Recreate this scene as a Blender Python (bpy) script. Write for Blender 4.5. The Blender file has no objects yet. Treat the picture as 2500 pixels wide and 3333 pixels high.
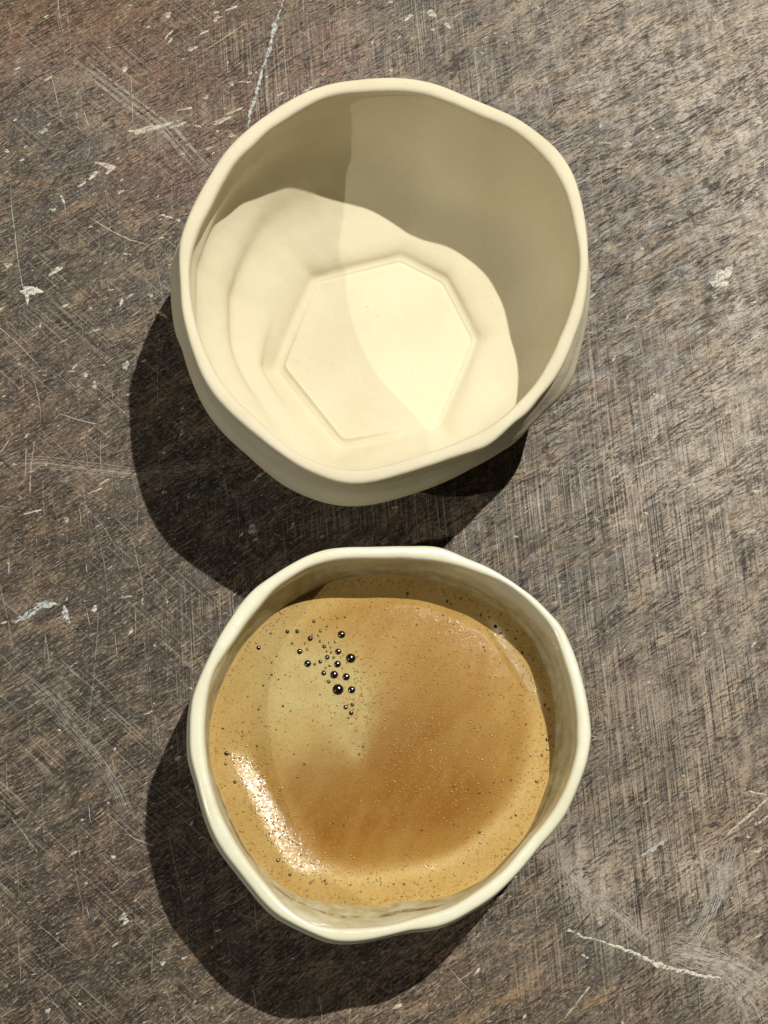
import bpy, math, random
import numpy as np
from mathutils import Vector, Matrix

random.seed(7)
rng = np.random.default_rng(7)
scene = bpy.context.scene
CM = 0.01
PI = math.pi

# ------------------------------------------------------------------ camera
# a phone held above the table, tele lens, leaning a little away from the viewer
IMG_W, IMG_H, FOC = 2500.0, 3333.0, 5000.0
NADIR = (934.0, 2788.0)                    # where the plumb line under the lens would show
_d = np.array([(NADIR[0] - IMG_W / 2) / FOC, -(NADIR[1] - IMG_H / 2) / FOC, -1.0])
ZC = -_d / np.linalg.norm(_d)              # world up, in camera axes
YC = np.array([0.0, 1.0, 0.0]); YC -= ZC * YC.dot(ZC); YC /= np.linalg.norm(YC)
XC = np.cross(YC, ZC)
CUP1_H, CUP2_H = 4.35, 3.55                 # heights of the two cups, cm
def ray(px, py):
    v = np.array([(px - IMG_W / 2) / FOC, -(py - IMG_H / 2) / FOC, -1.0])
    return np.array([XC.dot(v), YC.dot(v), ZC.dot(v)])
_r = ray(1252, 911)
CAM_Z = CUP1_H - _r[2] * 31.3
CAM = np.array([0.0, 0.0, CAM_Z])
def px2w(px, py, z):
    """point (cm) of a horizontal plane at height z that the lens sees there"""
    r = ray(px, py)
    return CAM + r * ((z - CAM_Z) / r[2])

cam_data = bpy.data.cameras.new("camera")
cam_data.sensor_fit = 'HORIZONTAL'
cam_data.sensor_width = 36.0
cam_data.lens = 36.0 * FOC / IMG_W
cam_data.clip_start = 0.01
cam_data.clip_end = 50.0
cam = bpy.data.objects.new("camera", cam_data)
scene.collection.objects.link(cam)
M = Matrix(((XC[0], XC[1], XC[2], CAM[0] * CM),
            (YC[0], YC[1], YC[2], CAM[1] * CM),
            (ZC[0], ZC[1], ZC[2], CAM[2] * CM),
            (0, 0, 0, 1)))
cam.matrix_world = M
scene.camera = cam

# ------------------------------------------------------------------ world and light
world = bpy.data.worlds.new("World")
scene.world = world
world.use_nodes = True
bg = world.node_tree.nodes["Background"]
bg.inputs[0].default_value = (0.93, 0.97, 1.0, 1)
bg.inputs[1].default_value = 0.017
scene.view_settings.view_transform = 'Standard'
scene.view_settings.look = 'None'
scene.view_settings.exposure = 0.0
scene.view_settings.gamma = 1.0
scene.view_settings.use_curve_mapping = False
scene.cycles.max_bounces = 8
scene.cycles.diffuse_bounces = 6

CENTER = px2w(1255, 1700, 0.0) * CM
def ceiling_spot(name, az, el, dist, power, color, radius):
    ld = bpy.data.lights.new(name, 'SPOT')
    ld.energy = power
    ld.color = color
    ld.shadow_soft_size = radius
    ld.spot_size = math.radians(38)
    ld.spot_blend = 0.6
    o = bpy.data.objects.new(name, ld)
    scene.collection.objects.link(o)
    a, e = math.radians(az), math.radians(el)
    d = Vector((math.cos(a) * math.cos(e), math.sin(a) * math.cos(e), math.sin(e)))
    o.location = Vector(CENTER) + d * dist
    o.rotation_euler = d.to_track_quat('Z', 'Y').to_euler()
    return o
ceiling_spot("ceiling_spot", 56, 62.8, 1.7, 152, (1.0, 0.955, 0.85), 0.009)
ceiling_spot("ceiling_spot", 199, 47, 2.0, 46, (1.0, 0.945, 0.82), 0.010)

# ------------------------------------------------------------------ helpers
def sstep(a, b, x):
    t = np.clip((x - a) / (b - a), 0, 1); return t * t * (3 - 2 * t)
def link(o, parent=None):
    scene.collection.objects.link(o)
    if parent is not None:
        o.parent = parent
    return o
def mesh_obj(name, verts, faces, mat, parent=None, smooth=True, loc=None):
    me = bpy.data.meshes.new(name)
    me.from_pydata([tuple(v) for v in verts], [], [tuple(f) for f in faces])
    me.update()
    if smooth:
        me.polygons.foreach_set("use_smooth", [True] * len(me.polygons))
    if mat is not None:
        me.materials.append(mat)
    o = bpy.data.objects.new(name, me)
    link(o, parent)
    if loc is not None:
        o.location = loc
    return o
def tag(o, label=None, cat=None, group=None, kind=None):
    if label: o['label'] = label
    if cat: o['category'] = cat
    if group: o['group'] = group
    if kind: o['kind'] = kind
    return o
def color_attr(me, name, cols):
    a = me.color_attributes.new(name, 'FLOAT_COLOR', 'POINT')
    c = np.ones((len(me.vertices), 4), dtype=np.float32)
    c[:, :cols.shape[1]] = cols
    a.data.foreach_set("color", c.ravel())

class Nodes:
    def __init__(self, name):
        self.mat = bpy.data.materials.new(name)
        self.mat.use_nodes = True
        self.t = self.mat.node_tree
        self.t.nodes.clear()
        self.out = self.t.nodes.new('ShaderNodeOutputMaterial')
    def set(self, sock, v):
        if isinstance(v, bpy.types.NodeSocket):
            self.t.links.new(v, sock)
        elif v is not None:
            if sock.type == 'RGBA' and len(v) == 3:
                v = (*v, 1)
            sock.default_value = v
    def new(self, typ, ins=None, **props):
        n = self.t.nodes.new(typ)
        for k, v in props.items():
            setattr(n, k, v)
        for k, v in (ins or {}).items():
            self.set(n.inputs[k], v)
        return n
    def math(self, op, a, b=None, c=None, clamp=False):
        n = self.new('ShaderNodeMath', operation=op, use_clamp=clamp)
        self.set(n.inputs[0], a)
        if b is not None: self.set(n.inputs[1], b)
        if c is not None: self.set(n.inputs[2], c)
        return n.outputs[0]
    def mul(self, a, b): return self.math('MULTIPLY', a, b)
    def add(self, a, b): return self.math('ADD', a, b)
    def ramp(self, v, lo, hi, a=0.0, b=1.0, smooth=True):
        n = self.new('ShaderNodeMapRange', interpolation_type='SMOOTHSTEP' if smooth else 'LINEAR')
        self.set(n.inputs['Value'], v)
        n.inputs['From Min'].default_value = lo
        n.inputs['From Max'].default_value = hi
        n.inputs['To Min'].default_value = a
        n.inputs['To Max'].default_value = b
        return n.outputs[0]
    def mix(self, f, a, b, blend='MIX'):
        n = self.new('ShaderNodeMix', data_type='RGBA', blend_type=blend)
        n.clamp_factor = True
        self.set(n.inputs[0], f); self.set(n.inputs[6], a); self.set(n.inputs[7], b)
        return n.outputs[2]
    def coords(self, scale=100.0):
        tc = self.new('ShaderNodeTexCoord')
        m = self.new('ShaderNodeVectorMath', operation='SCALE')
        self.set(m.inputs[0], tc.outputs['Object']); m.inputs['Scale'].default_value = scale
        return m.outputs[0]
    def along(self, co, deg, su, sv, off=(0, 0, 0)):
        """coordinates turned so that x runs along deg, then scaled (small su = long streaks)"""
        r = self.new('ShaderNodeVectorRotate', rotation_type='Z_AXIS')
        self.set(r.inputs['Vector'], co); r.inputs['Angle'].default_value = -math.radians(deg)
        m = self.new('ShaderNodeMapping')
        self.set(m.inputs['Vector'], r.outputs[0])
        m.inputs['Scale'].default_value = (su, sv, 1)
        m.inputs['Location'].default_value = off
        return m.outputs[0]
    def noise(self, co, scale=1.0, detail=2.0, rough=0.5, dist=0.0):
        n = self.new('ShaderNodeTexNoise', {'Vector': co, 'Scale': scale, 'Detail': detail,
                                             'Roughness': rough, 'Distortion': dist})
        return n.outputs[0]
    def warp(self, co, scale, amt):
        n = self.new('ShaderNodeTexNoise', {'Vector': co, 'Scale': scale, 'Detail': 2.0})
        s = self.new('ShaderNodeVectorMath', operation='SUBTRACT')
        self.set(s.inputs[0], n.outputs['Color']); s.inputs[1].default_value = (.5, .5, .5)
        m = self.new('ShaderNodeVectorMath', operation='MULTIPLY_ADD')
        self.set(m.inputs[0], s.outputs[0]); m.inputs[1].default_value = (amt, amt, amt)
        self.set(m.inputs[2], co)
        return m.outputs[0]
    def attr(self, name):
        n = self.new('ShaderNodeAttribute', attribute_name=name)
        s = self.new('ShaderNodeSeparateColor')
        self.set(s.inputs[0], n.outputs['Color'])
        return n.outputs['Color'], s.outputs[0], s.outputs[1], s.outputs[2], n.outputs['Alpha']
    def bump(self, h, strength, dist, normal=None):
        n = self.new('ShaderNodeBump', {'Height': h, 'Strength': strength, 'Distance': dist})
        if normal is not None: self.set(n.inputs['Normal'], normal)
        return n.outputs[0]
    def surface(self, **kw):
        p = self.new('ShaderNodeBsdfPrincipled')
        for k, v in kw.items():
            self.set(p.inputs[k.replace('_', ' ')], v)
        self.t.links.new(p.outputs[0], self.out.inputs[0])
        return p

# ------------------------------------------------------------------ materials
def mat_clay():
    n = Nodes("bisque_clay")
    co = n.coords()
    big = n.noise(co, 0.55, 3, .55)
    fine = n.noise(co, 26, 3, .6)
    col = n.mix(n.ramp(big, .3, .7), (.600, .545, .400), (.652, .602, .452))
    col = n.mix(n.ramp(fine, .35, .75, 0, .35), col, (.68, .64, .49))
    pit = n.ramp(n.noise(co, 9, 2, .5), .73, .78)
    col = n.mix(n.mul(pit, .5), col, (.42, .34, .20))
    b = n.bump(fine, .35, .00010)
    b = n.bump(n.noise(co, 2.2, 3, .5), .35, .0006, b)
    n.surface(Base_Color=col, Roughness=.82, Normal=b, Specular_IOR_Level=.25)
    return n.mat
def mat_glaze():
    n = Nodes("cream_glaze")
    co = n.coords()
    _, st, st2, _, _ = n.attr("stain")
    big = n.noise(co, .7, 3, .5)
    col = n.mix(n.ramp(big, .3, .7), (.66, .645, .49), (.71, .70, .56))
    film = n.mul(st2, n.ramp(n.noise(co, 3.0, 3, .6), .25, .75, .35, 1))
    col = n.mix(film, col, (.37, .285, .105))
    brk = n.ramp(n.noise(co, 5.5, 4, .65), .33, .52)
    col = n.mix(n.mul(n.mul(st, brk), .9), col, (.13, .065, .015))
    b = n.bump(n.noise(co, 14, 2, .5), .25, .00008)
    b = n.bump(n.noise(co, 1.8, 2, .5), .4, .0007, b)
    dry = n.ramp(st2, .1, .6)
    n.surface(Base_Color=col, Roughness=n.ramp(dry, 0, 1, .30, .62), Normal=b, Specular_IOR_Level=n.ramp(dry, 0, 1, .4, .15),
              Coat_Weight=n.ramp(dry, 0, 1, .5, .05), Coat_Roughness=.12)
    return n.mat
def mat_crema():
    n = Nodes("crema_foam")
    co = n.coords()
    _, pale, dark, rim, edge = n.attr("tone")
    w = n.warp(co, 1.1, .5)
    streak = n.noise(n.along(w, 62, .55, 1.5), 1.0, 5, .62)
    col = n.mix(n.ramp(streak, .3, .72), (.345, .183, .032), (.41, .255, .068))
    col = n.mix(n.mul(dark, n.ramp(streak, .25, .75, 1, .6)), col, (.222, .086, .006))
    col = n.mix(n.mul(rim, n.ramp(streak, .2, .8, .65, .95)), col, (.505, .350, .125))
    col = n.mix(n.mul(pale, n.ramp(n.noise(w, 1.6, 4, .6), .25, .7, .6, 1)), col, (.480, .400, .185))
    col = n.mix(n.mul(edge, n.ramp(streak, .2, .8, .6, .95)), col, (.60, .445, .185))
    mott = n.noise(co, 22, 4, .75)
    col = n.mix(n.ramp(mott, .45, .62, 0, .26), col, (.200, .098, .020))
    col = n.mix(n.ramp(n.noise(co, 34, 3, .7), .54, .66, 0, .25), col, (.52, .37, .15))
    fz = n.new('ShaderNodeTexVoronoi', {'Vector': co, 'Scale': 40.0})
    h = n.ramp(fz.outputs['Distance'], .05, .5, 1, 0)
    b = n.bump(h, .24, .00006)
    b = n.bump(n.noise(co, 7, 3, .6), .035, .0002, b)
    n.surface(Base_Color=col, Roughness=.30, Normal=b, Specular_IOR_Level=.12,
              Coat_Weight=1.0, Coat_Roughness=.085, Coat_IOR=1.6, Coat_Normal=b,
              Subsurface_Weight=.28, Subsurface_Radius=(1.0, .7, .35), Subsurface_Scale=.0014)
    return n.mat
def mat_bubble(name, col, rough=.16):
    n = Nodes(name)
    n.surface(Base_Color=col, Roughness=rough, Specular_IOR_Level=.7, Coat_Weight=.8, Coat_Roughness=.13)
    return n.mat
def mat_paint(name, a, b, hole=.39):
    n = Nodes(name)
    co = n.coords()
    f = n.ramp(n.noise(co, 9, 4, .65), .3, .7)
    col = n.mix(f, a, b)
    col = n.mix(n.ramp(n.noise(co, 24, 3, .6), .50, .66, 0, .75), col, (.17, .145, .12))
    worn = n.add(n.mul(n.noise(n.along(co, 31, 3, 9), 1.0, 5, .7), .6), n.mul(n.noise(co, 14, 3, .6), .4))
    n.surface(Base_Color=col, Roughness=.6, Normal=n.bump(n.noise(co, 20, 3, .6), .5, .0002),
              Alpha=n.ramp(worn, hole - .03, hole + .05))
    return n.mat
def mat_scratch():
    n = Nodes("scratched_wood_fibre")
    co = n.coords()
    c, _, _, _, _ = n.attr("tint")
    br = n.add(n.mul(n.noise(n.along(co, 31, 3, 12), 1.0, 4, .65), .6), n.mul(n.noise(co, 8, 3, .6), .4))
    n.surface(Base_Color=c, Roughness=.6, Alpha=n.ramp(br, .36, .54, 0, .95))
    return n.mat
def mat_table():
    n = Nodes("worn_table_wood")
    co0 = n.coords()
    co = n.warp(co0, .6, .25)
    cw = n.warp(co, 4.0, .022)
    _, pale, red, blue, vert = n.attr("wear_sheen")
    _, brown, dark, left, coarse = n.attr("wear_more")
    GR = 31
    sub = lambda a, b: n.math('SUBTRACT', a, b)
    # mottled patches left by wear, squared off along the grain
    patch = n.noise(n.along(cw, GR, 1.5, 3.6), 1.0, 7, .66)
    patch2 = n.noise(n.along(cw, 91, 1.2, 4.0, (3, 7, 1)), 1.0, 7, .66)
    big = n.noise(co, .42, 4, .6)
    p = n.add(n.mul(patch, .55), n.mul(patch2, .45))
    col = n.mix(n.ramp(p, .40, .60), (.070, .055, .042), (.195, .155, .115))
    col = n.mix(n.ramp(big, .35, .7, 0, .4), col, (.135, .115, .094))
    hue = n.noise(n.along(cw, GR, .75, 1.7, (9, 1, 4)), 1.0, 7, .62)
    col = n.mix(n.ramp(hue, .53, .60, 0, .75), col, (.300, .225, .145))
    col = n.mix(n.ramp(hue, .46, .39, 0, .75), col, (.098, .092, .088))
    hue2 = n.noise(n.along(cw, GR, .9, 2.2, (1, 5, 8)), 1.0, 7, .66)
    col = n.mix(n.ramp(hue2, .56, .62, 0, .6), col, (.270, .165, .085))
    col = n.mix(n.ramp(hue2, .44, .38, 0, .6), col, (.060, .048, .040))
    # local colour of old finish and paint; pale also paints in sheen
    nz = n.ramp(n.noise(n.along(cw, GR, 1.8, 5.0, (2, 2, 9)), 1.0, 6, .75), .40, .60)
    col = n.mix(n.mul(brown, n.ramp(nz, 0, 1, .45, .95)), col, (.185, .098, .028))
    col = n.mix(n.mul(red, n.ramp(nz, 0, 1, .35, .95)), col, (.200, .082, .056))
    col = n.mix(n.mul(blue, n.ramp(nz, 0, 1, .4, 1)), col, (.040, .066, .082))
    pg = n.add(n.mul(patch2, .6), n.mul(hue2, .4))
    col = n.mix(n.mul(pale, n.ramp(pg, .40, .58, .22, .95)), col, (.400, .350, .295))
    col = n.mix(n.mul(dark, n.ramp(patch, .4, .6, .9, .4)), col, (.036, .027, .019))
    # grit: small light and dark grains all over
    g1 = n.noise(n.along(cw, GR, 11, 24, (6, 2, 2)), 1.0, 3, .7)
    col = n.mix(n.ramp(g1, .36, .50, .70, 0), col, (.030, .024, .018))
    col = n.mix(n.ramp(g1, .52, .66, 0, .45), col, (.360, .300, .220))
    # pores: short dark dashes along the grain, in drifts
    drift = n.ramp(n.noise(n.along(co, GR, .5, 1.6, (7, 7, 7)), 1.0, 4, .6), .40, .58)
    pore = n.noise(n.along(cw, GR - 2, 3.6, 22), 1.0, 4, .60)
    pm = n.mul(n.ramp(pore, .535, .58), n.ramp(drift, 0, 1, .2, 1))
    pore2 = n.noise(n.along(cw, GR + 3, .75, 14, (5, 3, 0)), 1.0, 5, .66)
    pm2 = n.mul(n.ramp(pore2, .55, .60), n.ramp(n.noise(n.along(co, GR, .8, 2.2, (2, 8, 7)), 1.0, 3, .6), .42, .58))
    col = n.mix(n.mul(pm, .80), col, (.024, .019, .014))
    col = n.mix(n.mul(pm2, n.ramp(coarse, 0, 1, .55, .92)), col, (.026, .020, .015))
    pore4 = n.noise(n.along(cw, GR - 3, 1.5, 8.5, (8, 1, 2)), 1.0, 5, .62)
    col = n.mix(n.mul(n.ramp(pore4, .55, .59), n.mul(coarse, .85)), col, (.030, .024, .019))
    # sanding lines across the grain, light and dark
    gate = n.ramp(n.noise(co, .7, 4, .6), .36, .60, .25, 1)
    gl = n.mul(gate, vert)
    for off, su, sv in (((0, 0, 0), .25, 21), ((3, 9, 2), .6, 33)):
        v1 = n.noise(n.along(co0, 94, su, sv, off), 1.0, 4, .62)
        col = n.mix(n.mul(n.ramp(v1, .56, .63), n.ramp(gl, 0, 1, .03, .75)), col, (.36, .305, .235))
        col = n.mix(n.mul(n.ramp(v1, .44, .38), n.ramp(gl, 0, 1, .06, .88)), col, (.024, .019, .014))
    v2 = n.noise(n.along(co0, -42, .3, 20, (1, 8, 3)), 1.0, 4, .62)
    lg = n.mul(left, n.ramp(n.noise(co, .6, 3, .6), .42, .58))
    col = n.mix(n.mul(n.mul(lg, n.ramp(v2, .555, .63)), .62), col, (.29, .25, .20))
    col = n.mix(n.mul(n.mul(lg, n.ramp(v2, .445, .38)), .70), col, (.022, .018, .014))
    # light fibre flecks along the grain
    for sc, off in ((22, (11, 2, 6)), (34, (2, 12, 3))):
        lf = n.noise(n.along(cw, GR + 5, sc * .13, sc, off), 1.0, 4, .62)
        col = n.mix(n.mul(n.ramp(lf, .605, .65), .7), col, (.37, .31, .23))
    # scattered white flecks of paint dust
    fl = n.noise(n.along(cw, GR, 6, 13, (4, 4, 4)), 1.0, 5, .7)
    flm = n.mul(n.ramp(fl, .655, .68), n.ramp(n.noise(co, .9, 3, .6), .42, .56))
    col = n.mix(n.mul(flm, .9), col, (.55, .51, .43))
    gm = n.new('ShaderNodeGamma'); n.set(gm.inputs[0], col); gm.inputs[1].default_value = 1.28
    hs = n.new('ShaderNodeHueSaturation', {'Saturation': .88, 'Value': 1.30, 'Color': gm.outputs[0]})
    col = hs.outputs[0]
    h = sub(n.mul(p, .5), n.add(n.mul(pm, .55), n.mul(pm2, .4)))
    h = n.add(h, n.mul(v1, .45))
    b = n.bump(h, .6, .00018)
    rg = n.ramp(patch, .4, .6, .42, .60)
    n.surface(Base_Color=col, Roughness=rg, Normal=b, Specular_IOR_Level=.30)
    return n.mat

CLAY, GLAZE, CREMA, TABLE = mat_clay(), mat_glaze(), mat_crema(), mat_table()
BLACK_BUBBLE = mat_bubble("dark_coffee_bubble", (.008, .004, .002))
BROWN_BUBBLE = mat_bubble("brown_coffee_bubble", (.085, .042, .009), .16)
DULL_BUBBLE = mat_bubble("brown_froth_bubble", (.125, .064, .014), .25)
FOAM_BUBBLE = mat_bubble("clear_foam_bubble", (.38, .20, .05), .2)
WHITE_PAINT = mat_paint("dried_white_paint", (.46, .44, .385), (.66, .64, .56), .44)
GREY_PAINT = mat_paint("dried_grey_paint", (.25, .25, .24), (.42, .42, .40), .44)
CREAM_PAINT = mat_paint("dried_cream_paint", (.38, .335, .26), (.56, .50, .40), .44)
BLUE_PAINT = mat_paint("dried_pale_blue_paint", (.30, .35, .36), (.52, .56, .54), .46)
SCRATCH = mat_scratch()
LIQUID = mat_bubble("coffee_liquid", (.03, .012, .004), .1)

# ------------------------------------------------------------------ outlines
NA = 360
TH = np.linspace(0, 2 * PI, NA, endpoint=False)
def q(off, pts, s=2.37):
    return [(off[0] + x / s, off[1] + y / s) for x, y in pts]
def smooth_periodic(r, sig):
    k = np.arange(-20, 21); w = np.exp(-.5 * (k / sig) ** 2); w /= w.sum()
    return sum(np.roll(r, int(i)) * wi for i, wi in zip(k, w))
def outline(pts, z, c, sig=2.0):
    """radius per angle about c of a traced closed outline lying at height z"""
    P = np.array([px2w(x, y, z)[:2] for x, y in pts]) - c
    a = np.arctan2(P[:, 1], P[:, 0]); r = np.hypot(P[:, 0], P[:, 1])
    o = np.argsort(a); a, r = a[o], r[o]
    aa = np.concatenate([a - 2 * PI, a, a + 2 * PI]); rr = np.concatenate([r] * 3)
    t = (TH + PI) % (2 * PI) - PI
    return smooth_periodic(np.interp(t, aa, rr), sig)
Q1, Q2, Q3, Q4 = (550, 230), (1250, 230), (550, 930), (1250, 930)
Q5, Q6, Q7, Q8 = (600, 1750), (1250, 1750), (600, 2400), (1250, 2400)
RIM1_OUT = q(Q1, [(75,1500),(80,1330),(130,1180),(225,970),(330,790),(450,610),(600,460),(760,340),(930,235),(1100,155),(1280,100),(1450,75)]) \
  + q(Q2, [(0,62),(130,66),(270,85),(400,115),(520,160),(640,215),(760,265),(900,320),(1020,370),(1120,430),(1230,510),(1330,600),(1410,710),(1460,810),(1500,930),(1530,1060),(1552,1200),(1568,1400),(1568,1600)]) \
  + q(Q4, [(1565,0),(1540,200),(1470,400),(1390,600),(1320,720),(1200,860),(1100,990),(1000,1060),(900,1160),(800,1240),(650,1290),(500,1340),(300,1410),(100,1470)]) \
  + q(Q3, [(85,0),(95,180),(130,350),(180,520),(240,680),(330,840),(430,960),(560,1080),(700,1190),(850,1300),(1000,1400),(1150,1470),(1300,1520),(1400,1535),(1500,1530)])
RIM1_IN = q(Q1, [(165,1620),(160,1550),(180,1410),(250,1210),(330,1060),(430,860),(530,700),(650,590),(780,460),(900,390),(1050,300),(1200,225),(1350,190),(1500,178)]) \
  + q(Q2, [(0,175),(150,180),(300,200),(450,250),(600,310),(750,380),(950,450),(1080,530),(1180,620),(1270,720),(1340,840),(1390,940),(1430,1080),(1460,1240),(1490,1400),(1495,1550)]) \
  + q(Q4, [(1480,0),(1430,200),(1350,400),(1270,580),(1160,760),(1030,900),(930,1000),(800,1090),(650,1165),(500,1230),(300,1300),(150,1345)]) \
  + q(Q3, [(165,0),(185,170),(220,320),(290,520),(350,650),(430,780),(560,930),(700,1050),(850,1190),(960,1275),(1100,1345),(1250,1395),(1400,1418),(1550,1410)])
WALL1 = q(Q2, [(1570,1160),(1595,1300),(1603,1400),(1620,1600)]) \
  + q(Q4, [(1620,0),(1590,200),(1540,400),(1490,600),(1450,740),(1360,870),(1200,1010),(1090,1120),(1000,1220),(900,1280),(750,1370),(550,1460),(400,1520),(300,1550),(150,1610),(0,1650)]) \
  + q(Q3, [(15,-150),(20,0),(40,260),(75,420),(150,560),(220,720),(320,900),(400,1030),(500,1160),(620,1300),(740,1420),(850,1470),(1000,1540),(1150,1590),(1300,1615),(1400,1640)])
WALL1_TOP = q(Q1, [(60,1400),(130,1180),(330,800),(600,470),(930,245),(1280,110)]) + q(Q2, [(0,80),(270,95),(520,170),(900,325),(1230,520),(1410,715),(1500,935)])
_hex = [(592,802),(885,728),(1034,802),(1140,1005),(1016,1302),(684,1364),(472,1098)]
FLOOR1 = q((500, 200), [(x0 + (x1 - x0) * t / 12, y0 + (y1 - y0) * t / 12) for (x0, y0), (x1, y1) in zip(_hex, _hex[1:] + _hex[:1]) for t in range(12)], 1.106)
RIM2_OUT = q(Q5, [(40,1500),(40,1400),(60,1230),(130,1050),(200,900),(270,760),(360,620),(440,500),(540,390),(670,300),(820,205),(970,130),(1100,90),(1200,80),(1400,75)]) \
  + q(Q6, [(0,70),(200,65),(350,60),(440,70),(520,100),(650,160),(800,220),(920,290),(1050,380),(1160,460),(1270,570),(1380,690),(1430,800),(1480,920),(1520,1060),(1560,1230),(1585,1400),(1598,1540)]) \
  + q(Q8, [(1592,0),(1588,60),(1560,200),(1515,330),(1465,460),(1400,600),(1310,720),(1200,840),(1090,980),(1000,1080),(900,1180),(830,1240),(700,1325),(600,1385),(480,1445),(400,1468),(200,1490),(80,1520)]) \
  + q(Q7, [(38,0),(45,150),(95,330),(130,480),(170,620),(230,770),(310,900),(420,1040),(530,1180),(620,1290),(720,1380),(850,1450),(1000,1520),(1120,1570),(1250,1583),(1400,1570),(1520,1545)])
RIM2_IN = q(Q5, [(160,1500),(170,1330),(190,1180),(240,1020),(300,930),(410,770),(480,660),(580,540),(700,400),(830,310),(950,240),(1080,200),(1180,180),(1400,172)]) \
  + q(Q6, [(0,172),(250,172),(400,185),(550,215),(700,265),(850,320),(980,390),(1100,490),(1200,590),(1290,700),(1340,820),(1390,970),(1430,1100),(1460,1250),(1480,1400),(1485,1550)]) \
  + q(Q8, [(1475,0),(1465,150),(1430,280),(1375,420),(1300,560),(1210,680),(1120,780),(1010,910),(930,1010),(830,1095),(700,1190),(500,1310),(300,1370),(150,1415)]) \
  + q(Q7, [(160,0),(175,150),(195,300),(230,430),(280,580),(360,740),(470,920),(560,1040),(650,1150),(760,1280),(860,1360),(980,1430),(1120,1465),(1250,1470),(1400,1465),(1600,1440)])
CREMA2 = q(Q5, [(200,1500),(220,1350),(290,1150),(380,960),(460,830),(560,720),(700,590),(850,490),(1000,410),(1100,360),(1200,325),(1400,300)]) \
  + q(Q6, [(0,295),(200,295),(400,335),(560,390),(700,460),(850,540),(1000,640),(1100,750),(1180,880),(1240,1030),(1290,1200),(1320,1400),(1325,1550)]) \
  + q(Q8, [(1310,0),(1295,150),(1255,350),(1200,500),(1100,730),(950,900),(800,1060),(650,1150),(500,1222),(300,1250),(100,1265)]) \
  + q(Q7, [(200,0),(210,200),(260,350),(320,500),(400,680),(470,830),(560,950),(700,1100),(850,1200),(1000,1255),(1200,1285),(1400,1300),(1600,1290)])

# ------------------------------------------------------------------ cups
def catmull(keys, sub):
    """keys: list of (r[NA], z) -> denser list of rings along the same profile"""
    R = np.array([k[0] for k in keys]); Z = np.array([np.zeros(NA) + k[1] for k in keys])
    P = np.concatenate([R, Z], axis=1)
    out = []
    for i in range(len(keys) - 1):
        p0, p1, p2, p3 = P[max(i - 1, 0)], P[i], P[i + 1], P[min(i + 2, len(keys) - 1)]
        for s in range(sub):
            t = s / sub
            out.append(.5 * ((2 * p1) + (p2 - p0) * t + (2 * p0 - 5 * p1 + 4 * p2 - p3) * t * t
                             + (3 * p1 - p0 - 3 * p2 + p3) * t ** 3))
    out.append(P[-1])
    return [(o[:NA], o[NA:]) for o in out]
def ring_mesh(rings, c, zoff=None):
    V, F = [], []
    cs, sn = np.cos(TH), np.sin(TH)
    for k, (r, z) in enumerate(rings):
        zz = z if np.ndim(z) else np.full(NA, z)
        V.append(np.stack([r * cs, r * sn, zz], 1))
    V = np.concatenate(V) * CM
    for k in range(len(rings) - 1):
        for i in range(NA):
            j = (i + 1) % NA
            F.append((k * NA + i, k * NA + j, (k + 1) * NA + j, (k + 1) * NA + i))
    return V, F
def cap(V, F, base, zc, flip=False, steps=8, ring=None, zfun=None):
    """close the last ring towards its centre with concentric rings"""
    n0 = len(V)
    cs, sn = np.cos(TH), np.sin(TH)
    prev = base
    V = list(V)
    for s in range(1, steps):
        f = 1 - s / steps
        st = len(V)
        for i in range(NA):
            V.append((ring[i] * f * cs[i] * CM, ring[i] * f * sn[i] * CM, zfun(f) * CM))
        for i in range(NA):
            j = (i + 1) % NA
            F.append((prev + i, prev + j, st + j, st + i))
        prev = st
    ci = len(V)
    V.append((0, 0, zfun(0) * CM))
    for i in range(NA):
        F.append((prev + i, prev + (i + 1) % NA, ci))
    return V, F
def ang_bump(deg, width):
    d = (np.degrees(TH) - deg + 180) % 360 - 180
    return np.exp(-.5 * (d / width) ** 2)

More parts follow.
